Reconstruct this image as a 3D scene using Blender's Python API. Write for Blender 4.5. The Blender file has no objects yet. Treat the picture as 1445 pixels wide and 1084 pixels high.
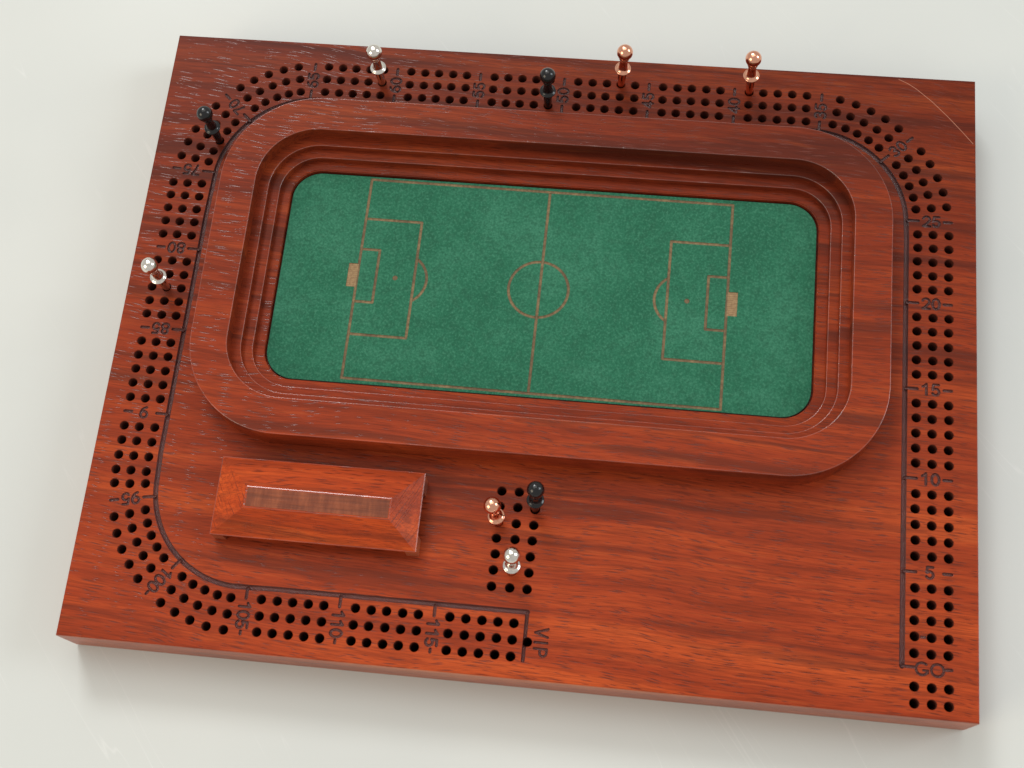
import bpy, math, random
from mathutils import Vector, Matrix, Quaternion
from mathutils.geometry import delaunay_2d_cdt

# ---------------------------------------------------------------- units
MM = 0.001            # everything below is written in millimetres
TH = 21.0            # board thickness; z = 0 below means the board's top face
scene = bpy.context.scene
COL = scene.collection
pi = math.pi

# ---------------------------------------------------------------- camera
cam_d = bpy.data.cameras.new('camera')
cam = bpy.data.objects.new('camera', cam_d)
COL.objects.link(cam)
RM = ((0.9933613183, 0.1011265589, -0.0548334782),
      (0.0777556180, -0.9415378444, -0.3278117621),
      (-0.0847782703, 0.3213719132, -0.9431504325))
rot = Matrix((RM[0], [-v for v in RM[1]], [-v for v in RM[2]])).transposed()
cam.matrix_world = Matrix.Translation(Vector((33.0, -169.911, 453.353 + TH)) * MM) @ rot.to_4x4()
cam_d.sensor_width = 36.0
cam_d.lens = 36.0 * 1960.235 / 1445.0
cam_d.clip_start = 0.01
cam_d.clip_end = 50.0
cam_d.dof.use_dof = True
cam_d.dof.focus_distance = 0.530
cam_d.dof.aperture_fstop = 32.0
scene.camera = cam
scene.render.resolution_x, scene.render.resolution_y = 1024, 768

# ---------------------------------------------------------------- light
world = bpy.data.worlds.new('World')
scene.world = world
world.use_nodes = True
bg = world.node_tree.nodes['Background']
bg.inputs['Color'].default_value = (1.0, 0.985, 0.95, 1)
bg.inputs['Strength'].default_value = 0.55


def area(name, loc, target, sx, sy, power, color):
    d = bpy.data.lights.new(name, 'AREA')
    d.shape = 'RECTANGLE'
    d.size, d.size_y = sx, sy
    d.energy = power
    d.color = color
    o = bpy.data.objects.new(name, d)
    COL.objects.link(o)
    o.location = loc
    o.rotation_euler = (Vector(target) - Vector(loc)).to_track_quat('-Z', 'Y').to_euler()
    return o


area('window_light', (-1.60, 3.50, 3.80), (0, 0, 0), 1.4, 1.2, 98.0, (0.97, 0.99, 1.0))
area('ceiling_light', (-0.55, 1.55, 3.6), (0, 0, 0), 3.2, 2.6, 38.0, (1.0, 0.97, 0.92))
area('right_window_light', (2.6, 0.55, 1.8), (0, 0, 0), 1.1, 1.4, 27.0, (0.90, 0.96, 1.0))
area('warm_fill_light', (-1.35, -0.95, 1.05), (0, 0, 0), 0.9, 0.9, 11.0, (1.0, 0.84, 0.62))  # added warm fill for the shadow in front, not a window

scene.view_settings.view_transform = 'Standard'
scene.view_settings.look = 'None'
scene.view_settings.exposure = 0.0
scene.view_settings.gamma = 1.0

# ---------------------------------------------------------------- root
root = bpy.data.objects.new('cribbage_board', None)
COL.objects.link(root)
root.empty_display_size = 0.05
root['label'] = 'red-brown wooden cribbage board carved as a football stadium with a green pitch'
root['category'] = 'game board'


# ---------------------------------------------------------------- node helpers
class NT:
    def __init__(self, name):
        self.m = bpy.data.materials.new(name)
        self.m.use_nodes = True
        self.t = self.m.node_tree
        self.b = self.t.nodes['Principled BSDF']

    def n(self, kind, **kw):
        nd = self.t.nodes.new(kind)
        for k, v in kw.items():
            setattr(nd, k, v)
        return nd

    def l(self, a, b):
        self.t.links.new(a, b)

    def math(self, op, a, b=None, c=None, clamp=False):
        nd = self.n('ShaderNodeMath', operation=op)
        nd.use_clamp = clamp
        for i, v in enumerate((a, b, c)):
            if v is None:
                continue
            if isinstance(v, (int, float)):
                nd.inputs[i].default_value = v
            else:
                self.l(v, nd.inputs[i])
        return nd.outputs[0]

    def ramp(self, fac, stops, interp='LINEAR'):
        nd = self.n('ShaderNodeValToRGB')
        e = nd.color_ramp.elements
        nd.color_ramp.interpolation = interp
        while len(e) < len(stops):
            e.new(0.5)
        for el, (p, c) in zip(e, stops):
            el.position = p
            el.color = (c, c, c, 1) if isinstance(c, (int, float)) else (*c, 1)
        self.l(fac, nd.inputs[0])
        return nd.outputs[0]

    def mix(self, fac, a, b, mode='MIX'):
        nd = self.n('ShaderNodeMix', data_type='RGBA', blend_type=mode)
        for s, v in ((nd.inputs[0], fac), (nd.inputs[6], a), (nd.inputs[7], b)):
            if isinstance(v, (int, float)):
                s.default_value = v
            elif isinstance(v, tuple):
                s.default_value = (*v, 1)
            else:
                self.l(v, s)
        return nd.outputs[2]

    def mapping(self, vec, scale, rz=0.0, loc=(0, 0, 0)):
        # rotate first, then scale, so grain can run at a slight angle
        a = self.n('ShaderNodeMapping')
        a.inputs['Rotation'].default_value = (0, 0, rz)
        self.l(vec, a.inputs['Vector'])
        b = self.n('ShaderNodeMapping')
        b.inputs['Scale'].default_value = scale
        b.inputs['Location'].default_value = loc
        self.l(a.outputs[0], b.inputs['Vector'])
        return b.outputs[0]

    def noise(self, vec, scale=1.0, detail=4, rough=0.55, dist=0.0):
        nd = self.n('ShaderNodeTexNoise')
        nd.inputs['Scale'].default_value = scale
        nd.inputs['Detail'].default_value = detail
        nd.inputs['Roughness'].default_value = rough
        nd.inputs['Distortion'].default_value = dist
        self.l(vec, nd.inputs['Vector'])
        return nd.outputs['Fac']

    def bump(self, height, strength, dist, normal=None):
        nd = self.n('ShaderNodeBump')
        nd.inputs['Strength'].default_value = strength
        nd.inputs['Distance'].default_value = dist
        self.l(height, nd.inputs['Height'])
        if normal is not None:
            self.l(normal, nd.inputs['Normal'])
        return nd.outputs['Normal']

    def coords(self):
        tc = self.n('ShaderNodeTexCoord')
        tc.object = root
        s = self.n('ShaderNodeVectorMath', operation='SCALE')
        s.inputs['Scale'].default_value = 1.0 / MM
        self.l(tc.outputs['Object'], s.inputs[0])
        return s.outputs[0]          # millimetres in the board's own frame


# ---------------------------------------------------------------- materials
def wood(name, tint=(1, 1, 1), sat=1.0, rough=0.36, coat=0.03, coat_rough=0.13, spec=0.05, pore=1.0, engraved=False, shift=0.0):
    k = NT(name)
    v = k.coords()
    # slow wander of the grain direction
    w = k.n('ShaderNodeTexNoise')
    w.inputs['Scale'].default_value = 0.012
    w.inputs['Detail'].default_value = 2
    k.l(v, w.inputs['Vector'])
    sub = k.n('ShaderNodeVectorMath', operation='SUBTRACT')
    k.l(w.outputs['Color'], sub.inputs[0])
    sub.inputs[1].default_value = (0.5, 0.5, 0.5)
    mul = k.n('ShaderNodeVectorMath', operation='MULTIPLY')
    k.l(sub.outputs[0], mul.inputs[0])
    mul.inputs[1].default_value = (0, 7, 5)
    add = k.n('ShaderNodeVectorMath', operation='ADD')
    k.l(v, add.inputs[0])
    k.l(mul.outputs[0], add.inputs[1])
    g = add.outputs[0]
    rz = math.radians(2.5)
    broad = k.noise(k.mapping(g, (0.0075, 0.105, 0.06), rz, (3.1 + shift, 0.4 + shift, 0)), 1, 3, 0.5, 0.35)
    bands = k.noise(k.mapping(g, (0.0050, 0.150, 0.08), rz, (7.7 + shift, 5.2 + shift * .3, 1)), 1, 4, 0.55, 0.6)
    fine = k.noise(k.mapping(g, (0.035, 0.85, 0.6), rz), 1, 4, 0.65, 0.3)
    hair = k.noise(k.mapping(g, (0.10, 3.2, 2.4), rz, (2, 9, 4)), 1, 2, 0.6)
    c = k.ramp(broad, [(0.34, (0.270, 0.038, 0.013)), (0.46, (0.335, 0.046, 0.015)),
                       (0.56, (0.385, 0.056, 0.016)), (0.70, (0.480, 0.078, 0.020))])
    sx = k.n('ShaderNodeSeparateXYZ')
    k.l(g, sx.inputs[0])
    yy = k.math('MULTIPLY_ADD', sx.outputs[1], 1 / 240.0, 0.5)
    bands = k.math('ADD', bands, k.math('MULTIPLY_ADD', yy, 0.08, -0.025))
    bfac = k.ramp(bands, [(0.55, 0.0), (0.64, 0.70), (0.72, 0.90)])
    bfac = k.math('MULTIPLY', bfac, k.ramp(fine, [(0.30, 0.55), (0.62, 1.0)]))
    c = k.mix(bfac, c, (0.095, 0.022, 0.014))
    c = k.mix(k.ramp(fine, [(0.34, 0.5), (0.52, 0.0)]), c, (0.150, 0.026, 0.012))
    c = k.mix(k.ramp(fine, [(0.56, 0.0), (0.72, 0.35)]), c, (0.48, 0.105, 0.03))
    c = k.mix(k.ramp(hair, [(0.36, 0.50), (0.52, 0.0)]), c, (0.120, 0.022, 0.011))
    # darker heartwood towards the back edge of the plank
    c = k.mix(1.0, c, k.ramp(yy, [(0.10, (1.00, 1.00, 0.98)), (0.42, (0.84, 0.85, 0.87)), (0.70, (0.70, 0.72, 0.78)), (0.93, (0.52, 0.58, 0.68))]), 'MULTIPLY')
    # pores: short dashes along the grain; on upright faces they stack with height
    cz = k.n('ShaderNodeCombineXYZ')
    k.l(k.math('MULTIPLY_ADD', sx.outputs[2], 0.7, sx.outputs[0]), cz.inputs[0])
    k.l(k.math('MULTIPLY_ADD', sx.outputs[2], 2.9, sx.outputs[1]), cz.inputs[1])
    gp = cz.outputs[0]
    def pores(sc, loc, lo, hi, dens):
        vo = k.n('ShaderNodeTexVoronoi', feature='F1', voronoi_dimensions='2D')
        vo.inputs['Scale'].default_value = 1
        vo.inputs['Randomness'].default_value = 1
        k.l(k.mapping(gp, sc, math.radians(3.5), loc), vo.inputs['Vector'])
        d = k.ramp(vo.outputs['Distance'], [(lo, 1.0), (hi, 0.0)])
        sp = k.n('ShaderNodeSeparateColor')
        k.l(vo.outputs['Color'], sp.inputs[0])
        on = k.math('GREATER_THAN', sp.outputs[0], dens)
        return k.math('MULTIPLY', d, on)
    p1 = pores((0.075, 0.80, 1.0), (0, 0, 0), 0.08, 0.23, 0.46)
    p2 = pores((0.125, 1.15, 1.0), (4.3, 2.2, 1), 0.06, 0.21, 0.56)
    p = k.math('MAXIMUM', p1, p2)
    c = k.mix(k.math('MULTIPLY', p, 0.85 * pore), c, (0.110, 0.014, 0.004))
    if engraved:
        c = k.mix(0.74, c, (0.045, 0.015, 0.017))
    if tint != (1, 1, 1):
        c = k.mix(1.0, c, tint, 'MULTIPLY')
    k.l(c, k.b.inputs['Base Color'])
    h = k.math('MULTIPLY_ADD', p, -1.0, k.math('MULTIPLY', fine, 0.12))
    if engraved:
        mill = k.noise(k.mapping(v, (1, 1, 1)), 1.8, 4, 0.75)
        nrm = k.bump(mill, 1.0, 0.5 * MM)
    else:
        nrm = k.bump(h, 1.0, 0.034 * MM)
    k.l(nrm, k.b.inputs['Normal'])
    k.l(nrm, k.b.inputs['Coat Normal'])
    k.b.inputs['Roughness'].default_value = rough
    if engraved:
        k.b.inputs['Coat Weight'].default_value = coat
    else:      # finish pooled in the open pores
        k.l(k.math('MULTIPLY_ADD', p, 0.38 if coat else 0.0, coat), k.b.inputs['Coat Weight'])
    k.b.inputs['Coat Roughness'].default_value = coat_rough
    k.b.inputs['Specular IOR Level'].default_value = spec
    return k.m


M = {}
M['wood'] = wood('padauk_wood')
M['side'] = wood('sanded_wood_haze', tint=(1.25, 2.1, 2.7), rough=0.42, coat=0.0, spec=0.7, pore=0.4)  # sanded sides; pale tint paints in haze reflected from the table
M['edge'] = wood('edge_highlight_wood', tint=(1.1, 1.1, 1.12), rough=0.3, coat=0.8, coat_rough=0.15, spec=0.5, pore=0.3)  # lighter tint paints a highlight line along the bevels
M['roofwood'] = wood('bright_heartwood', tint=(1.32, 1.25, 1.02), shift=2.3, coat=0.05, spec=0.06)
M['cut'] = wood('engraved_wood', rough=0.35, coat=0.8, coat_rough=0.12, spec=0.3, engraved=True, pore=0.4)


def simple(name, col, rough, metal=0.0, bump=0.0, bscale=1.0):
    k = NT(name)
    v = k.coords()
    nz = k.noise(v, bscale, 3, 0.6)
    c = k.mix(k.ramp(nz, [(0.3, 0.0), (0.7, 1.0)]), tuple(x * 0.86 for x in col), tuple(min(1, x * 1.1) for x in col))
    k.l(c, k.b.inputs['Base Color'])
    k.b.inputs['Metallic'].default_value = metal
    r = k.math('MULTIPLY_ADD', nz, 0.16, rough - 0.06)
    k.l(r, k.b.inputs['Roughness'])
    if bump:
        k.l(k.bump(nz, bump, 0.1 * MM), k.b.inputs['Normal'])
    return k.m


M['hole'] = simple('drilled_wood', (0.110, 0.022, 0.011), 0.7, bscale=1.2)
M['scratch'] = simple('scratched_wood', (0.42, 0.17, 0.10), 0.5, bscale=1.0)
M['silver'] = simple('silver_metal', (0.86, 0.81, 0.74), 0.10, 1.0, 0.06, 0.9)
M['copper'] = simple('copper_metal', (0.90, 0.44, 0.29), 0.10, 1.0, 0.06, 0.9)
M['black'] = simple('black_metal', (0.006, 0.006, 0.007), 0.12, 0.0, 0.05, 0.9)
M['burnt'] = simple('burnt_leather_edge', (0.020, 0.014, 0.010), 0.8)


def suede():
    k = NT('green_suede')
    v = k.coords()
    big = k.noise(v, 0.040, 5, 0.62, 0.5)
    mid = k.noise(v, 0.33, 3, 0.6)
    sm = k.noise(v, 1.15, 4, 0.75)
    c = k.ramp(big, [(0.30, (0.010, 0.105, 0.054)), (0.48, (0.016, 0.132, 0.070)), (0.68, (0.030, 0.165, 0.094))])
    c = k.mix(k.ramp(mid, [(0.36, 0.45), (0.52, 0.0)]), c, (0.012, 0.085, 0.045))
    c = k.mix(k.ramp(sm, [(0.36, 0.65), (0.50, 0.0)]), c, (0.010, 0.085, 0.045))
    c = k.mix(k.ramp(sm, [(0.50, 0.0), (0.66, 0.55)]), c, (0.065, 0.235, 0.145))
    k.l(c, k.b.inputs['Base Color'])
    k.b.inputs['Roughness'].default_value = 0.9
    k.b.inputs['Specular IOR Level'].default_value = 0.25
    k.b.inputs['Sheen Weight'].default_value = 0.15
    k.l(k.bump(sm, 0.6, 0.25 * MM), k.b.inputs['Normal'])
    return k.m


M['suede'] = suede()


def burn_line():
    k = NT('burnt_in_line')
    v = k.coords()
    a = k.noise(v, 0.7, 3, 0.6)
    b = k.noise(v, 0.13, 2, 0.5)
    c = k.ramp(a, [(0.28, (0.115, 0.075, 0.036)), (0.46, (0.17, 0.114, 0.056)), (0.66, (0.25, 0.170, 0.085))])
    c = k.mix(k.ramp(b, [(0.40, 0.45), (0.58, 0.0)]), c, (0.070, 0.042, 0.024))
    k.l(c, k.b.inputs['Base Color'])
    k.b.inputs['Roughness'].default_value = 0.85
    k.l(k.bump(a, 0.5, 0.15 * MM), k.b.inputs['Normal'])
    return k.m


M['line'] = burn_line()
def goal_mat():
    k = NT('burnt_tan_hatch')
    v = k.coords()
    a = k.noise(v, 0.8, 3, 0.6)
    w = k.n('ShaderNodeTexWave', bands_direction='Y')
    w.inputs['Scale'].default_value = 0.42
    w.inputs['Distortion'].default_value = 3.0
    k.l(v, w.inputs['Vector'])
    c = k.ramp(a, [(0.3, (0.20, 0.118, 0.055)), (0.7, (0.38, 0.25, 0.125))])
    c = k.mix(k.math('MULTIPLY', w.outputs['Fac'], 0.45), c, (0.15, 0.085, 0.04))
    k.l(c, k.b.inputs['Base Color'])
    k.b.inputs['Roughness'].default_value = 0.85
    return k.m


M['goal'] = goal_mat()


def table_mat():
    k = NT('white_laminate')
    v = k.coords()
    big = k.noise(v, 0.006, 3, 0.5)
    spk = k.noise(v, 0.9, 2, 0.6)
    c = k.ramp(big, [(0.3, (0.565, 0.588, 0.570)), (0.7, (0.625, 0.640, 0.612))])
    c = k.mix(k.ramp(spk, [(0.30, 0.12), (0.5, 0.0)]), c, (0.62, 0.61, 0.57))
    # hairline scratches
    def hairs(rz, sc, lo):
        m = k.mapping(v, sc, rz)
        n = k.noise(m, 1, 2, 0.5)
        e = k.math('ABSOLUTE', k.math('SUBTRACT', n, 0.5))
        gate = k.ramp(k.noise(v, 0.02, 2, 0.5), [(0.52, 0.0), (0.62, 1.0)])
        return k.math('MULTIPLY', k.ramp(e, [(0.0, 1.0), (lo, 0.0)]), gate)
    s = hairs(0.9, (0.004, 0.06, 0.05), 0.0025)
    c = k.mix(k.math('MULTIPLY', s, 0.22), c, (0.80, 0.80, 0.78))
    k.l(c, k.b.inputs['Base Color'])
    r = k.math('MULTIPLY_ADD', big, 0.1, 0.16)
    k.l(r, k.b.inputs['Roughness'])
    k.b.inputs['Specular IOR Level'].default_value = 0.07
    k.l(k.bump(spk, 0.10, 0.08 * MM), k.b.inputs['Normal'])
    return k.m


M['table'] = table_mat()


# ---------------------------------------------------------------- mesh helpers
def mesh_obj(name, verts, faces, mats, parent=None, smooth=None, mat_ids=None, zoff=TH, loc=None):
    me = bpy.data.meshes.new(name)
    me.from_pydata([(x * MM, y * MM, (z + zoff) * MM) for x, y, z in verts], [], faces)
    for m in (mats if isinstance(mats, (list, tuple)) else [mats]):
        me.materials.append(m)
    if mat_ids:
        me.polygons.foreach_set('material_index', mat_ids)
    if smooth is not None:
        me.polygons.foreach_set('use_smooth', [True] * len(me.polygons))
        me.set_sharp_from_angle(angle=math.radians(smooth))
    me.update()
    o = bpy.data.objects.new(name, me)
    COL.objects.link(o)
    o.parent = parent
    if loc is not None:
        o.location = loc
    return o


def rrect(cx0, cx1, cy0, cy1, r, n=18):
    """rounded rectangle around the corner-centre rectangle, radius r, counter-clockwise"""
    out = []
    for (x, y, a) in ((cx1, cy0, -90), (cx1, cy1, 0), (cx0, cy1, 90), (cx0, cy0, 180)):
        for i in range(n + 1):
            t = math.radians(a + 90 * i / n)
            out.append((x + r * math.cos(t), y + r * math.sin(t)))
    return out


def circle(cx, cy, r, n=24):
    return [(cx + r * math.cos(2 * pi * i / n), cy + r * math.sin(2 * pi * i / n)) for i in range(n)]


def stroke_poly(pts, w, ncap=6):
    """outline of an open polyline drawn with a round pen of width w"""
    h = w / 2
    P = [Vector(p) for p in pts]
    d = [(P[i + 1] - P[i]).normalized() for i in range(len(P) - 1)]
    left, right = [], []
    for i, p in enumerate(P):
        if i == 0:
            nv = Vector((-d[0].y, d[0].x)); k = 1
        elif i == len(P) - 1:
            nv = Vector((-d[-1].y, d[-1].x)); k = 1
        else:
            t = (d[i - 1] + d[i]).normalized()
            nv = Vector((-t.y, t.x))
            k = 1 / max(0.5, nv.dot(Vector((-d[i].y, d[i].x))))
        left.append(p + nv * h * k)
        right.append(p - nv * h * k)
    out = [tuple(q) for q in right]
    a0 = math.atan2(d[-1].y, d[-1].x) - pi / 2
    for i in range(1, ncap):
        a = a0 + pi * i / ncap
        out.append((P[-1].x + h * math.cos(a), P[-1].y + h * math.sin(a)))
    out += [tuple(q) for q in reversed(left)]
    a0 = math.atan2(d[0].y, d[0].x) + pi / 2
    for i in range(1, ncap):
        a = a0 + pi * i / ncap
        out.append((P[0].x + h * math.cos(a), P[0].y + h * math.sin(a)))
    return out


def seg_dist(x, y, lines):
    best = 1e9
    for pl in lines:
        for (ax, ay), (bx, by) in zip(pl, pl[1:]):
            dx, dy = bx - ax, by - ay
            L = dx * dx + dy * dy
            t = 0 if L == 0 else max(0, min(1, ((x - ax) * dx + (y - ay) * dy) / L))
            q = (x - ax - t * dx) ** 2 + (y - ay - t * dy) ** 2
            if q < best:
                best = q
    return math.sqrt(best)


class Region:
    """area of a carved sheet; zf(x, y) gives its height, key the object it goes to"""
    def __init__(self, key, polys, prio, zf):
        self.key, self.polys, self.prio, self.zf = key, polys, prio, zf


def stroke_region(key, strokes, prio, depth, inner=0.5):
    """strokes: list of (polyline, width)"""
    polys = []
    for pl, w in strokes:
        polys.append(stroke_poly(pl, w))
        polys.append(stroke_poly(pl, w * inner, 4))
    def zf(x, y):
        z = 0.0
        for pl, w in strokes:
            d = seg_dist(x, y, [pl])
            z = max(z, min(1, max(0, (w / 2 - d) / (w / 2 * (1 - inner)))))
        return -depth * z
    return Region(key, polys, prio, zf)


def relief(outline, regions):
    co, faces, owner = [], [], []
    def add(poly, rg):
        b = len(co)
        co.extend(Vector(p) for p in poly)
        faces.append(list(range(b, b + len(poly))))
        owner.append(rg)
    add(outline, None)
    for rg in regions:
        for p in rg.polys:
            add(p, rg)
    V, _, F, _, _, OF = delaunay_2d_cdt(co, [], faces, 1, 1e-5, True)
    tri_rg = []
    for ids in OF:
        best = None
        for i in ids:
            r = owner[i]
            if r is not None and (best is None or r.prio > best.prio):
                best = r
        tri_rg.append(best)
    out = {}
    def store(key):
        return out.setdefault(key, ({}, [], []))
    def vid(st, i, z):
        k = (i, round(z, 4))
        if k not in st[0]:
            st[0][k] = len(st[1])
            st[1].append((V[i].x, V[i].y, z))
        return st[0][k]
    cache = {}
    def zof(rg, i):
        if rg is None or rg.zf is None:
            return 0.0
        k = (id(rg), i)
        if k not in cache:
            cache[k] = rg.zf(V[i].x, V[i].y)
        return cache[k]
    edges = {}
    for f, rg in zip(F, tri_rg):
        n = len(f)
        if rg is None or rg.key is not None:
            st = store(rg.key if rg else 'top')
            st[2].append([vid(st, i, zof(rg, i)) for i in f])
        for a in range(n):
            i, j = f[a], f[(a + 1) % n]
            edges.setdefault((min(i, j), max(i, j)), []).append((rg, i, j))
    for (i, j), us in edges.items():
        if len(us) != 2 or us[0][0] is us[1][0]:
            continue
        (ra, ia, ja), (rb, ib, jb) = us
        if (ra is not None and ra.key is None) or (rb is not None and rb.key is None):
            continue
        za = (zof(ra, i), zof(ra, j)); zb = (zof(rb, i), zof(rb, j))
        if abs(za[0] - zb[0]) < 2e-3 and abs(za[1] - zb[1]) < 2e-3:
            continue
        low, oi, oj = (ra, ia, ja) if sum(za) < sum(zb) else (rb, ib, jb)
        hi = rb if low is ra else ra
        st = store(low.key if low else 'top')
        q = [vid(st, oj, zof(low, oj)), vid(st, oi, zof(low, oi)), vid(st, oi, zof(hi, oi)), vid(st, oj, zof(hi, oj))]
        u = []
        for a in q:
            if a not in u:
                u.append(a)
        if len(u) >= 3:
            st[2].append(u)
    return {k: (v[1], v[2]) for k, v in out.items()}


# ---------------------------------------------------------------- the table top
TX, TY = 620.0, 520.0
mesh_obj('table_top', [(-TX, -TY, -30), (TX, -TY, -30), (TX, TY, -30), (-TX, TY, -30), (-TX, -TY, 0), (TX, -TY, 0), (TX, TY, 0), (-TX, TY, 0)],
         [(0, 3, 2, 1), (4, 5, 6, 7), (0, 1, 5, 4), (1, 2, 6, 5), (2, 3, 7, 6), (3, 0, 4, 7)], M['table'], None, zoff=0)
tt = bpy.data.objects['table_top']
tt['kind'] = 'structure'
tt['label'] = 'smooth pale grey white table top under the board'

# ---------------------------------------------------------------- board layout (mm)
HX, HY = 150.0, 115.56
PP, GG, DD = 5.274, 5.205, 5.40
HR = 1.60
XR, YR1 = 129.64, -95.256
YT, XT36 = 94.55, 89.20
XL, YL76 = -130.1, 53.085
YB, XB106 = -97.6, -83.013
CTR = (90.35, 55.75, 39.1)
CTL = (-90.25, 55.65, 39.4)
CBL = (-91.15, -59.5, 38.45)


def along(n, n0):
    return (n - n0) * PP + ((n - 1) // 5 - (n0 - 1) // 5) * GG


def polar(c, ang, off):
    a = math.radians(ang)
    return (c[0] + (c[2] + off) * math.cos(a), c[1] + (c[2] + off) * math.sin(a))


def hole_at(n, j):
    u = j * DD
    if n <= 25:
        return (XR + u, YR1 + along(n, 1))
    if n <= 35:
        a = 43.05 + 6.85 * (n - 30.5) + (-3.35 if n <= 30 else 3.35)
        return polar(CTR, a, u)
    if n <= 65:
        return (XT36 - along(n, 36), YT + u)
    if n <= 75:
        a = 136.5 + 6.75 * (n - 70.5) + (-3.3 if n <= 70 else 3.3)
        return polar(CTL, a, u)
    if n <= 94:
        return (XL - u, YL76 - along(n, 76))
    if n == 95:
        return polar(CBL, -176.6, u)
    if n <= 105:
        a = -128.1 + 6.92 * (n - 100.5) + (-3.45 if n <= 100 else 3.45)
        return polar(CBL, a, u)
    return (XB106 + along(n, 106), YB - u)


def tick_frame(n):
    """origin on the inner hole row, unit vector outward across the track"""
    half = (PP + GG) / 2
    if n == 30:
        p, a = polar(CTR, 43.05, 0), 43.05
    elif n == 70:
        p, a = polar(CTL, 136.5, 0), 136.5
    elif n == 100:
        p, a = polar(CBL, -128.1, 0), -128.1
    elif n == 95:
        p, a = polar(CBL, -169.6, 0), -169.6
    elif n == 105:
        x, y = hole_at(106, 0)
        p, a = (x - half, y), -90.5
    elif n <= 25:
        x, y = hole_at(n, 0)
        p, a = (x, y + half), 0
    elif n == 35:
        x, y = hole_at(36, 0)
        p, a = (x + half - 0.3, y - 0.1), 87
    elif n <= 65:
        x, y = hole_at(n, 0)
        p, a = (x - half, y), 90
    elif n == 75:
        x, y = hole_at(76, 0)
        p, a = (x, y + half), 177
    elif n < 95:
        x, y = hole_at(n, 0)
        p, a = (x, y - half), 180
    else:
        x, y = hole_at(n, 0)
        p, a = (x + half, y), -90
    return p, math.radians(a)


def arc(cx, cy, rx, ry, a0, a1, n=10):
    return [(cx + rx * math.cos(math.radians(a0 + (a1 - a0) * i / n)), cy + ry * math.sin(math.radians(a0 + (a1 - a0) * i / n))) for i in range(n + 1)]


# stroke letterforms in a cell 0..0.66 wide, 0..1 high
GLYPH = {
    '0': [arc(.33, .5, .30, .47, 80, 280), arc(.33, .5, .30, .47, -100, 100)],
    '1': [[(.10, .74), (.24, .82), (.40, .97)], [(.40, .97), (.40, .03)]],
    '2': [arc(.33, .69, .29, .28, 165, -30) + [(.33, .25), (.05, .03)], [(.05, .03), (.63, .03)]],
    '3': [arc(.31, .73, .26, .24, 150, -85), arc(.31, .27, .30, .25, 88, -150)],
    '4': [[(.47, .03), (.47, .97)], [(.47, .97), (.03, .28)], [(.03, .28), (.64, .28)]],
    '5': [[(.58, .97), (.14, .97)], [(.14, .97), (.08, .52)], arc(.32, .33, .29, .29, 140, -150)],
    '6': [arc(.33, .31, .29, .28, 80, 280), arc(.33, .31, .29, .28, -100, 100), arc(.60, .42, .56, .55, 175, 100, 7)],
    '7': [[(.04, .97), (.63, .97)], [(.63, .97), (.38, .5), (.27, .03)]],
    '8': [arc(.33, .74, .24, .23, 80, 280), arc(.33, .74, .24, .23, -100, 100), arc(.33, .27, .30, .25, 80, 280), arc(.33, .27, .30, .25, -100, 100)],
    '9': [arc(.33, .69, .29, .28, 80, 280), arc(.33, .69, .29, .28, -100, 100), arc(.06, .58, .56, .55, 5, -80, 7)],
    'V': [[(.02, .97), (.33, .03)], [(.33, .03), (.64, .97)]],
    'I': [[(.33, .97), (.33, .03)]],
    'P': [[(.08, .03), (.08, .97)], [(.08, .97), (.36, .97)] + arc(.36, .72, .25, .25, 90, -90)[1:] + [(.08, .47)]],
}


def text_strokes(s, origin, ang, ucentre, height, adv, w):
    ca, sa = math.cos(ang), math.sin(ang)
    res = []
    tot = adv * (len(s) - 1) + 0.66 * height
    for i, ch in enumerate(s):
        for pl in GLYPH[ch]:
            q = []
            for gx, gy in pl:
                u = ucentre - tot / 2 + i * adv + gx * height
                t = (gy - .5) * height
                q.append((origin[0] + u * ca - t * sa, origin[1] + u * sa + t * ca))
            res.append((q, w))
    return res


def dash(origin, ang, u0, u1, w):
    ca, sa = math.cos(ang), math.sin(ang)
    return ([(origin[0] + u0 * ca, origin[1] + u0 * sa), (origin[0] + u1 * ca, origin[1] + u1 * sa)], w)


GU = -3.85          # groove offset inside the inner hole row
groove = [(XR + GU, -99.7)]
groove += [(XR + GU, 50.0)]
groove += [polar(CTR, a, GU) for a in range(2, 90, 4)]
groove += [(60, YT + GU), (-60, YT + GU)]
groove += [polar(CTL, a, GU) for a in range(92, 180, 4)]
groove += [(XL - GU, 40.0), (XL - GU, -50.0)]
groove += [polar(CBL, a, GU) for a in range(-178, -90, 4)]
groove += [(-80, YB - GU), (5.3, YB - GU + 0.1)]

holes = []
for n in range(1, 121):
    for j in range(3):
        holes.append(hole_at(n, j))
for j in range(3):
    holes.append((XR + 0.15 + j * DD, -105.85))
    holes.append((XR + 0.15 + j * DD, -111.1))
STORE_X, STORE_Y = (-7.37, -1.3, 4.5), [-53.6 - 5.42 * i for i in range(7)]
for y in STORE_Y:
    for x in STORE_X:
        holes.append((x, y))
VIP_HOLE = (6.2, -103.3)

random.seed(4)
holes = [(x + random.uniform(-.09, .09), y + random.uniform(-.09, .09)) for x, y in holes]
holes.append(VIP_HOLE)

regions = []
for (hx, hy) in holes:
    if (hx, hy) != VIP_HOLE:
        regions.append(Region('top', [circle(hx, hy, HR + 0.16)], 20,
                              lambda x, y, hx=hx, hy=hy: -0.15 * min(1, max(0, (HR + 0.16 - math.hypot(x - hx, y - hy)) / 0.16))))
    regions.append(Region(None, [circle(hx, hy, HR)], 30, None))

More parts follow.
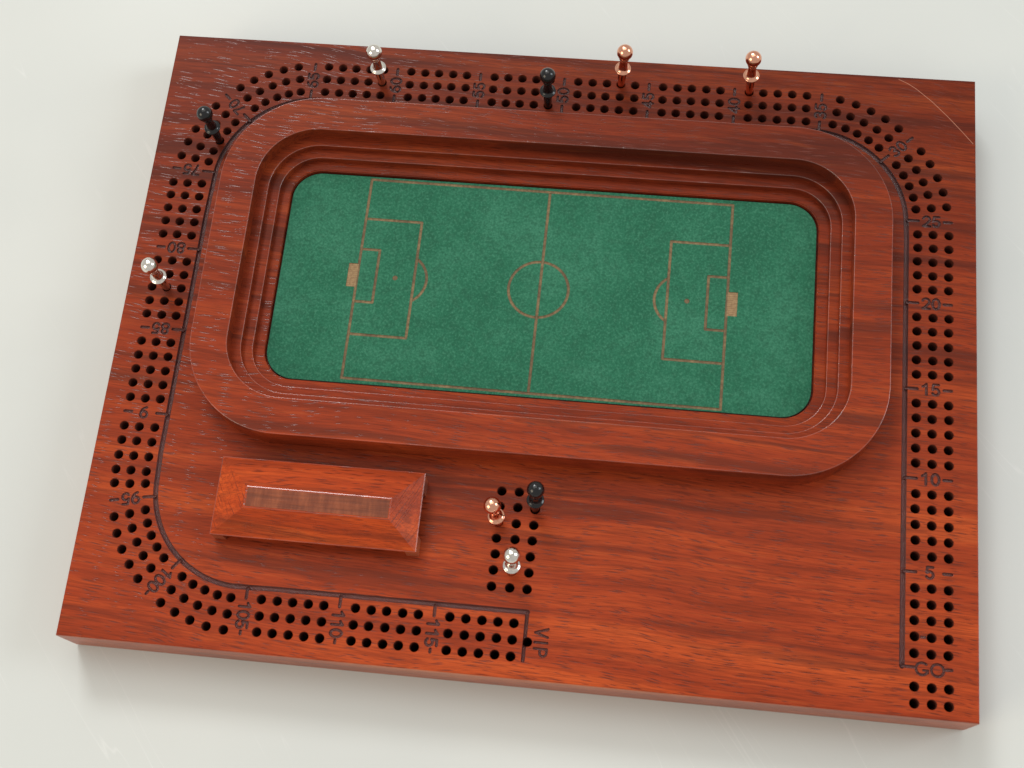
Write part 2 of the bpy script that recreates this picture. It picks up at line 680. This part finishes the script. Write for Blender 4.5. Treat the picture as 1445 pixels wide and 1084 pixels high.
ENG = 0.55
numbers = {}
for n in range(5, 120, 5):
    o, a = tick_frame(n)
    s = '9' if n == 90 else str(n)      # the board itself carries a lone 9 here
    if len(s) == 3:
        st = text_strokes(s, o, a, 5.6, 4.0, 3.1, 1.0)
        st += [dash(o, a, GU + 0.4, 0.0, 1.15), dash(o, a, 10.9, 11.9, 1.05)]
    else:
        st = text_strokes(s, o, a, 4.75, 4.0, 3.4, 1.0)
        st += [dash(o, a, GU + 0.4, 0.25, 1.15), dash(o, a, 9.2, 11.7, 1.15)]
    numbers[s] = st
st = [(arc(132.1, -100.05, 1.9, 1.95, 48, 200, 14), 0.9), (arc(132.1, -100.05, 1.9, 1.95, 190, 345, 14), 0.9),
      ([(133.95, -100.5), (132.5, -100.5)], 0.8), ([(133.95, -100.5), (133.9, -101.3)], 0.8),
      (arc(136.95, -100.15, 1.95, 1.95, 85, 275, 14), 0.9), (arc(136.95, -100.15, 1.95, 1.95, -95, 95, 14), 0.9)]
st += [([(XR + GU, -99.7), (129.6, -99.7)], 1.1), ([(139.6, -99.8), (141.4, -99.7)], 1.1)]
numbers['GO'] = st
numbers['VIP'] = text_strokes('VIP', (10.6, -98.4), math.radians(-90), 4.7, 4.4, 3.15, 0.9)
for s, st in numbers.items():
    regions.append(stroke_region('number ' + s, st, 10, ENG))
regions.append(stroke_region('groove', [(groove, 1.8), ([(5.3, YB - GU + 0.1), (5.3, -109.4)], 1.3)], 8, 0.8))
regions.append(stroke_region('nick', [([(131.4, YR1 + PP), (133.6, YR1 + PP)], 1.0)], 9, 0.3))
scr = [(122.4, 114.4), (125.6, 112.9), (128.6, 110.9), (134.3, 106.0), (139.9, 100.2), (145.4, 93.9), (149.0, 89.5)]
regions.append(stroke_region('scratch', [(scr, 0.22)], 5, 0.06))
# stepped recess that takes the green inlay
RX0, RX1, RY0, RY1 = -85.2, 84.2, -9.2, 50.6
regions.append(Region('recess', [rrect(RX0, RX1, RY0, RY1, 10.95)], 6, lambda x, y: -2.2))

BV = 0.5
top = relief([(-HX + BV, -HY + BV), (HX - BV, -HY + BV), (HX - BV, HY - BV), (-HX + BV, HY - BV)], regions)

# ---- board body: carved top face, eased edges, sides and underside in one mesh
bv, bf = top['top']
bv, bf = list(bv), list(bf)
rv, rf = top['recess']
b0 = len(bv)
bv += rv
bf += [[i + b0 for i in f] for f in rf]
def loop4(ins, z):
    i = len(bv)
    bv.extend([(-HX + ins, -HY + ins, z), (HX - ins, -HY + ins, z), (HX - ins, HY - ins, z), (-HX + ins, HY - ins, z)])
    return [i, i + 1, i + 2, i + 3]
bid = [0] * len(bf)
prev = loop4(BV, 0)
for ins, z in ((0.15, -0.15), (0, -0.5), (0, -TH + 0.5), (0.5, -TH)):
    cur = loop4(ins, z)
    for k in range(4):
        bf.append([prev[k], cur[k], cur[(k + 1) % 4], prev[(k + 1) % 4]])
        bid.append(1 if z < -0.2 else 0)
    prev = cur
bf.append([prev[3], prev[2], prev[1], prev[0]])
bid.append(1)
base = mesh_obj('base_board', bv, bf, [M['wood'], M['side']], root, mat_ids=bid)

for key, (v, f) in top.items():
    if key.startswith('number'):
        o = mesh_obj('engraved_number', v, f, M['cut'], root)
        o['label'] = key.split()[1] + ' engraved across the peg track'
        if key == 'number GO':
            o.name = 'engraved_word'
            o['label'] = 'GO engraved across the start of the peg track'
        if key == 'number VIP':
            o.name = 'engraved_word'
            o['label'] = 'VIP engraved beside the last hole'
    elif key == 'groove':
        mesh_obj('engraved_track_line', v, f, M['cut'], root)
    elif key == 'nick':
        mesh_obj('engraved_dash', v, f, M['cut'], root)
    elif key == 'scratch':
        o = mesh_obj('scratch', v, f, M['scratch'], root)
        o['label'] = 'long pale scratch across the corner'

# ---- drilled holes: 300 largest in view as parts, the rest joined
cpos = Vector((33.0, -169.911, 453.353))
HD = 15.0
def hole_mesh(cx=0.0, cy=0.0, top_z=-0.15):
    v = [(x, y, top_z) for x, y in circle(cx, cy, HR)] + [(x, y, -HD) for x, y in circle(cx, cy, HR)] + [(cx, cy, -HD - 0.6)]
    f = [[(i + 1) % 24, i, 24 + i, 24 + (i + 1) % 24] for i in range(24)] + [[24 + (i + 1) % 24, 24 + i, 48] for i in range(24)]
    return v, f
order = sorted(holes, key=lambda h: (Vector((h[0], h[1], 0)) - cpos).length)
proto = None
for k, (hx, hy) in enumerate(order[:300]):
    if (hx, hy) == VIP_HOLE:
        v, f = hole_mesh(0, 0, 0.0)
        mesh_obj('peg_hole', v, f, M['hole'], root, loc=(hx * MM, hy * MM, 0), smooth=50)
        continue
    if proto is None:
        v, f = hole_mesh()
        proto = mesh_obj('peg_hole', v, f, M['hole'], root, smooth=50)
        o = proto
    else:
        o = proto.copy()
        COL.objects.link(o)
        o.parent = root
    o.location = (hx * MM, hy * MM, 0)
v, f = [], []
for hx, hy in order[300:]:
    a, b = hole_mesh(hx, hy)
    f += [[i + len(v) for i in q] for q in b]
    v += a
o = mesh_obj('peg_holes', v, f, M['hole'], root, smooth=50)
o['kind'] = 'stuff'

# ---------------------------------------------------------------- stadium ring
SX0, SX1, SY0, SY1 = -85.3, 84.5, -9.4, 50.9
NSEG = 24
def loft(name, prof, mat, parent, edge=(), smooth=12):
    v, f, ids = [], [], []
    n = 4 * (NSEG + 1)
    for r, z in prof:
        v += [(x, y, z) for x, y in rrect(SX0, SX1, SY0, SY1, r, NSEG)]
    for a in range(len(prof) - 1):
        for i in range(n):
            j = (i + 1) % n
            f.append([a * n + i, a * n + j, (a + 1) * n + j, (a + 1) * n + i])
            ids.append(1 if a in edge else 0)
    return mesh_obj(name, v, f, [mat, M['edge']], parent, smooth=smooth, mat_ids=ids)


RO, RI, R1, R2, R3 = 34.3, 21.3, 17.85, 14.35, 10.95
def bevel(r, z, side, b):
    """rounded outer edge at radius r and height z; side +1 turns down on the outside, -1 on the inside"""
    pts = [(r - side * (b + 0.06), z)]
    for i in range(5):
        a = math.radians(90 * i / 4)
        pts.append((r - side * (b - b * math.sin(a)), z - b + b * math.cos(a)))
    pts.append((r, z - b - 0.06))
    return pts


ob = bevel(RO, 12.0, 1, 0.32)
ib = bevel(RI, 12.0, -1, 0.25)
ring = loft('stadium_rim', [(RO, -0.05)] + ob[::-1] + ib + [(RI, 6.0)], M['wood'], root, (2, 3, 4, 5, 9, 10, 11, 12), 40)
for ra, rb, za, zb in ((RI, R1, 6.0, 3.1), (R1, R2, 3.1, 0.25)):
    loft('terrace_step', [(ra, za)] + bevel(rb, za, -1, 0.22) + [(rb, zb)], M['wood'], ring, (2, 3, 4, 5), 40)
loft('terrace_step', [(R2, 0.25), (R3 + .2, 0.25), (R3, 0.1), (R3, -0.05)], M['wood'], ring)

# ---------------------------------------------------------------- green pitch
PZ = -0.85
rr = math.radians(-0.32)
def pt(x, y):
    cx, cy = -1.5, 20.8
    return (cx + (x - cx) * math.cos(rr) - (y - cy) * math.sin(rr), cy + (x - cx) * math.sin(rr) + (y - cy) * math.cos(rr))
def path(*p):
    return [pt(*q) for q in p]
LW = 1.0
XA, XB_, YA, YB_ = -67.4, 64.35, -18.1, 59.4
marks = []
def mark(key, strokes, prio=10):
    marks.append(stroke_region(key, [(pl, LW) for pl in strokes], prio, 0.22, 0.6))
mark('touchline', [path((XA, YA), (XB_, YA)), path((XB_, YA), (XB_, YB_)), path((XB_, YB_), (XA, YB_)), path((XA, YB_), (XA, YA))])
mark('halfway_line', [path((-1.7, YA), (-1.6, YB_))], 9)
def parc(cx, cy, r, a0, a1, n):
    return [pt(*q) for q in arc(cx, cy, r, r, a0, a1, n)]
mark('centre_circle', [parc(-2.1, 20.9, 10.65, 85, 275, 24), parc(-2.1, 20.9, 10.65, -95, 95, 24)], 8)
mark('penalty_area', [path((XA, 43.5), (-46.8, 43.5)), path((-46.8, 43.5), (-46.8, -1.5)), path((-46.8, -1.5), (XA, -1.5))], 7)
mark('penalty_area.b', [path((XB_, 43.4), (43.4, 43.4)), path((43.4, 43.4), (43.4, -1.4)), path((43.4, -1.4), (XB_, -1.4))], 7)
mark('goal_area', [path((XA, 31.4), (-60.6, 31.4)), path((-60.6, 31.4), (-60.6, 11.0)), path((-60.6, 11.0), (XA, 11.0))], 6)
mark('goal_area.b', [path((XB_, 31.0), (57.4, 31.0)), path((57.4, 31.0), (57.4, 10.8)), path((57.4, 10.8), (XB_, 10.8))], 6)
mark('penalty_arc', [parc(-52.0, 20.9, 9.7, 57, -57, 16)], 5)
mark('penalty_arc.b', [parc(48.6, 20.9, 9.7, 123, 237, 16)], 5)
for key, x, y in (('penalty_spot', -53.7, 21.1), ('penalty_spot.b', 50.4, 20.9)):
    q = pt(x, y)
    marks.append(Region(key, [circle(q[0], q[1], 0.95, 12)], 11, lambda x, y: -0.15))
for key, x0, x1 in (('goal', -71.0, -67.5), ('goal.b', 64.5, 68.0)):
    marks.append(Region(key, [path((x0, 16.5), (x1, 16.5), (x1, 25.6), (x0, 25.6))], 12, lambda x, y: -0.2))
GR = 10.55
out = rrect(RX0 + .05, RX1 - .05, RY0 + .05, RY1 - .05, GR - 0.25, 14)
pm = relief(out, marks)
gv, gf = pm['top']
gv, gf = [(x, y, z + PZ) for x, y, z in gv], list(gf)
ids = [0] * len(gf)
loops = []
for r, z in ((GR - .25, PZ), (GR, PZ - .25), (GR, -2.2)):
    q = rrect(RX0 + .05, RX1 - .05, RY0 + .05, RY1 - .05, r, 14)
    loops.append((len(gv), len(q)))
    gv += [(x, y, z) for x, y in q]
for (a, n), (b, _) in zip(loops, loops[1:]):
    for i in range(n):
        j = (i + 1) % n
        gf.append([b + i, b + j, a + j, a + i])
        ids.append(1)
pitch = mesh_obj('green_pitch', gv, gf, [M['suede'], M['burnt']], root, mat_ids=ids)
for key, (v, f) in pm.items():
    if key != 'top':
        mesh_obj(key.split('.')[0], [(x, y, z + PZ) for x, y, z in v], f, M['goal'] if key.startswith('goal') and 'area' not in key else M['line'], pitch)

# ---------------------------------------------------------------- hip-roofed block
EX0, EX1, EY0, EY1, EZ = -102.1, -32.7, -78.7, -51.7, 7.4
FX0, FX1, FY0, FY1, FZ = -90.3, -42.0, -69.9, -63.0, 13.8
def box(x0, x1, y0, y1, z0, z1):
    v = [(x0, y0, z0), (x1, y0, z0), (x1, y1, z0), (x0, y1, z0), (x0, y0, z1), (x1, y0, z1), (x1, y1, z1), (x0, y1, z1)]
    return v, [[0, 3, 2, 1], [4, 5, 6, 7], [0, 1, 5, 4], [1, 2, 6, 5], [2, 3, 7, 6], [3, 0, 4, 7]]
def ring4(x0, x1, y0, y1, z):
    return [(x0, y0, z), (x1, y0, z), (x1, y1, z), (x0, y1, z)]
v, f = box(EX0 + 2.6, EX1 - 2.6, EY0 + 2.2, EY1 - 2.2, -0.05, EZ - 0.8)
stand = mesh_obj('grandstand', v, f, M['wood'], root)
for x0 in (EX0 - 0.1, EX1 - 3.9):
    for y0 in (EY0 + 0.2, EY1 - 6.4):
        v, f = box(x0, x0 + 4.0, y0, y0 + 5.6, -0.04, EZ - 0.9)
        mesh_obj('corner_post', v, f, M['side'], stand)
rings = [ring4(EX0 + .3, EX1 - .3, EY0 + .3, EY1 - .3, EZ - 0.95), ring4(EX0, EX1, EY0, EY1, EZ - 0.8), ring4(EX0, EX1, EY0, EY1, EZ - .12), ring4(EX0 + .25, EX1 - .25, EY0 + .25, EY1 - .25, EZ),
         ring4(FX0 - .2, FX1 + .2, FY0 - .2, FY1 + .2, FZ - .05), ring4(FX0, FX1, FY0, FY1, FZ)]
v = [p for r in rings for p in r]
f = [[3, 2, 1, 0]]
nr = len(rings)
for a in range(nr - 1):
    for k in range(4):
        f.append([a * 4 + k, a * 4 + (k + 1) % 4, a * 4 + 4 + (k + 1) % 4, a * 4 + 4 + k])
f.append([4 * nr - 4, 4 * nr - 3, 4 * nr - 2, 4 * nr - 1])
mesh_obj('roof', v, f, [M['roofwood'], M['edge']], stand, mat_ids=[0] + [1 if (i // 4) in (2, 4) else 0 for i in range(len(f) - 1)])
def ridge_mat():
    k = NT('planed_ridge_wood')
    v = k.coords()
    a = k.noise(k.mapping(v, (0.30, 0.05, 0.05)), 1, 4, 0.7)
    b = k.noise(k.mapping(v, (0.05, 0.9, 0.4)), 1, 3, 0.6)
    c = k.ramp(a, [(0.30, (0.15, 0.036, 0.016)), (0.48, (0.205, 0.052, 0.022)), (0.66, (0.29, 0.078, 0.031))])
    c = k.mix(k.ramp(b, [(0.35, 0.45), (0.55, 0.0)]), c, (0.080, 0.024, 0.014))
    k.l(c, k.b.inputs['Base Color'])
    k.b.inputs['Roughness'].default_value = 0.38
    k.b.inputs['Coat Weight'].default_value = 0.06
    k.b.inputs['Coat Roughness'].default_value = 0.2
    k.b.inputs['Specular IOR Level'].default_value = 0.15
    nrm = k.bump(b, 0.8, 0.12 * MM)
    k.l(nrm, k.b.inputs['Normal'])
    k.l(nrm, k.b.inputs['Coat Normal'])
    return k.m


M['ridge'] = ridge_mat()
v, f = box(FX0 + .3, FX1 - .3, FY0 + .3, FY1 - .3, FZ - .5, FZ + .06)
mesh_obj('ridge_panel', v, f, M['ridge'], stand)

# ---------------------------------------------------------------- pegs
SHAFT = [(0.0, -9.9), (0.7, -9.8), (1.0, -9.0), (1.25, -0.5), (1.38, 1.0), (1.52, 5.0), (1.68, 8.4), (1.76, 9.4)]
COLLAR = [(1.76, 9.4), (2.1, 9.6), (2.6, 10.05), (2.88, 10.5), (2.95, 10.75), (2.90, 11.0), (2.72, 11.12), (2.45, 11.2), (2.05, 11.5), (1.75, 12.1)]
NECK = [(1.75, 12.1), (1.56, 13.2), (1.45, 15.0), (1.45, 16.8), (1.55, 17.3), (1.78, 17.5), (1.86, 17.85), (1.78, 18.2), (1.58, 18.45), (1.60, 18.95)]
KN_C, KN_R = 21.45, 2.88
KNOB = [(KN_R * math.cos(a), KN_C + KN_R * math.sin(a)) for a in [math.radians(-56 + 146 * i / 16) for i in range(16)]] + [(0.0, KN_C + KN_R)]


def lathe(prof, n=28):
    v, f, rows = [], [], []
    for r, z in prof:
        if r == 0:
            rows.append([len(v)])
            v.append((0, 0, z))
        else:
            rows.append(list(range(len(v), len(v) + n)))
            v += [(r * math.cos(2 * pi * i / n), r * math.sin(2 * pi * i / n), z) for i in range(n)]
    for a, b in zip(rows, rows[1:]):
        for i in range(n):
            j = (i + 1) % n
            q = [a[i % len(a)], a[j % len(a)], b[j % len(b)], b[i % len(b)]]
            u = []
            for x in q:
                if x not in u:
                    u.append(x)
            f.append(u)
    return v, f


PEG_ME = {}
def peg_part(name, prof, colour, parent):
    k = (name, colour)
    if k not in PEG_ME:
        v, f = lathe(prof)
        o = mesh_obj(name, v, f, M[colour], parent, smooth=60, zoff=0)
        PEG_ME[k] = o.data
    else:
        o = bpy.data.objects.new(name, PEG_ME[k])
        COL.objects.link(o)
        o.parent = parent
    return o


pegs = [
    ('silver', hole_at(61, 1), (-68.5, 99.5), 'shiny silver metal peg in the track beside the number 60'),
    ('black', hole_at(51, 0), (-4.9, 94.1), 'glossy black metal peg in the track beside the number 50'),
    ('copper', hole_at(47, 2), (21.8, 105.5), 'copper metal peg in the outer track row between 45 and 50'),
    ('copper', hole_at(40, 2), (67.4, 105.9), 'copper metal peg in the outer track row right after 40, before 35'),
    ('silver', hole_at(83, 1), (-135.1, 10.0), 'shiny silver metal peg in the track between 80 and 85'),
    ('black', hole_at(73, 0), (-126.2, 70.2), 'glossy black metal peg at the track corner between 70 and 75'),
    ('copper', (STORE_X[0], STORE_Y[2]), (-8.4, -63.1), 'copper metal peg in the small block of spare holes', 4.6),
    ('silver', (STORE_X[1], STORE_Y[5]), (-0.4, -79.0), 'silver metal peg in the small block of spare holes', 4.0),
    ('black', (STORE_X[2], STORE_Y[1]), (5.35, -57.7), 'black metal peg in the small block of spare holes', 0.6),
]
for colour, (hx, hy), (tx, ty), lab, *drop in pegs:
    drop = drop[0] if drop else 0.0
    e = bpy.data.objects.new('peg', None)
    COL.objects.link(e)
    e.empty_display_size = 0.005
    d = Vector((tx - hx, ty - hy, 21.45 - drop))
    e.rotation_euler = Vector((0, 0, 1)).rotation_difference(d).to_euler()
    e.location = Vector((hx, hy, TH)) * MM - d.normalized() * drop * MM
    e['label'] = lab
    e['category'] = 'peg'
    e['group'] = 'metal scoring pegs'
    peg_part('shaft', SHAFT, colour, e)
    peg_part('collar', COLLAR, colour, e)
    peg_part('neck', NECK, colour, e)
    peg_part('knob', KNOB, colour, e)
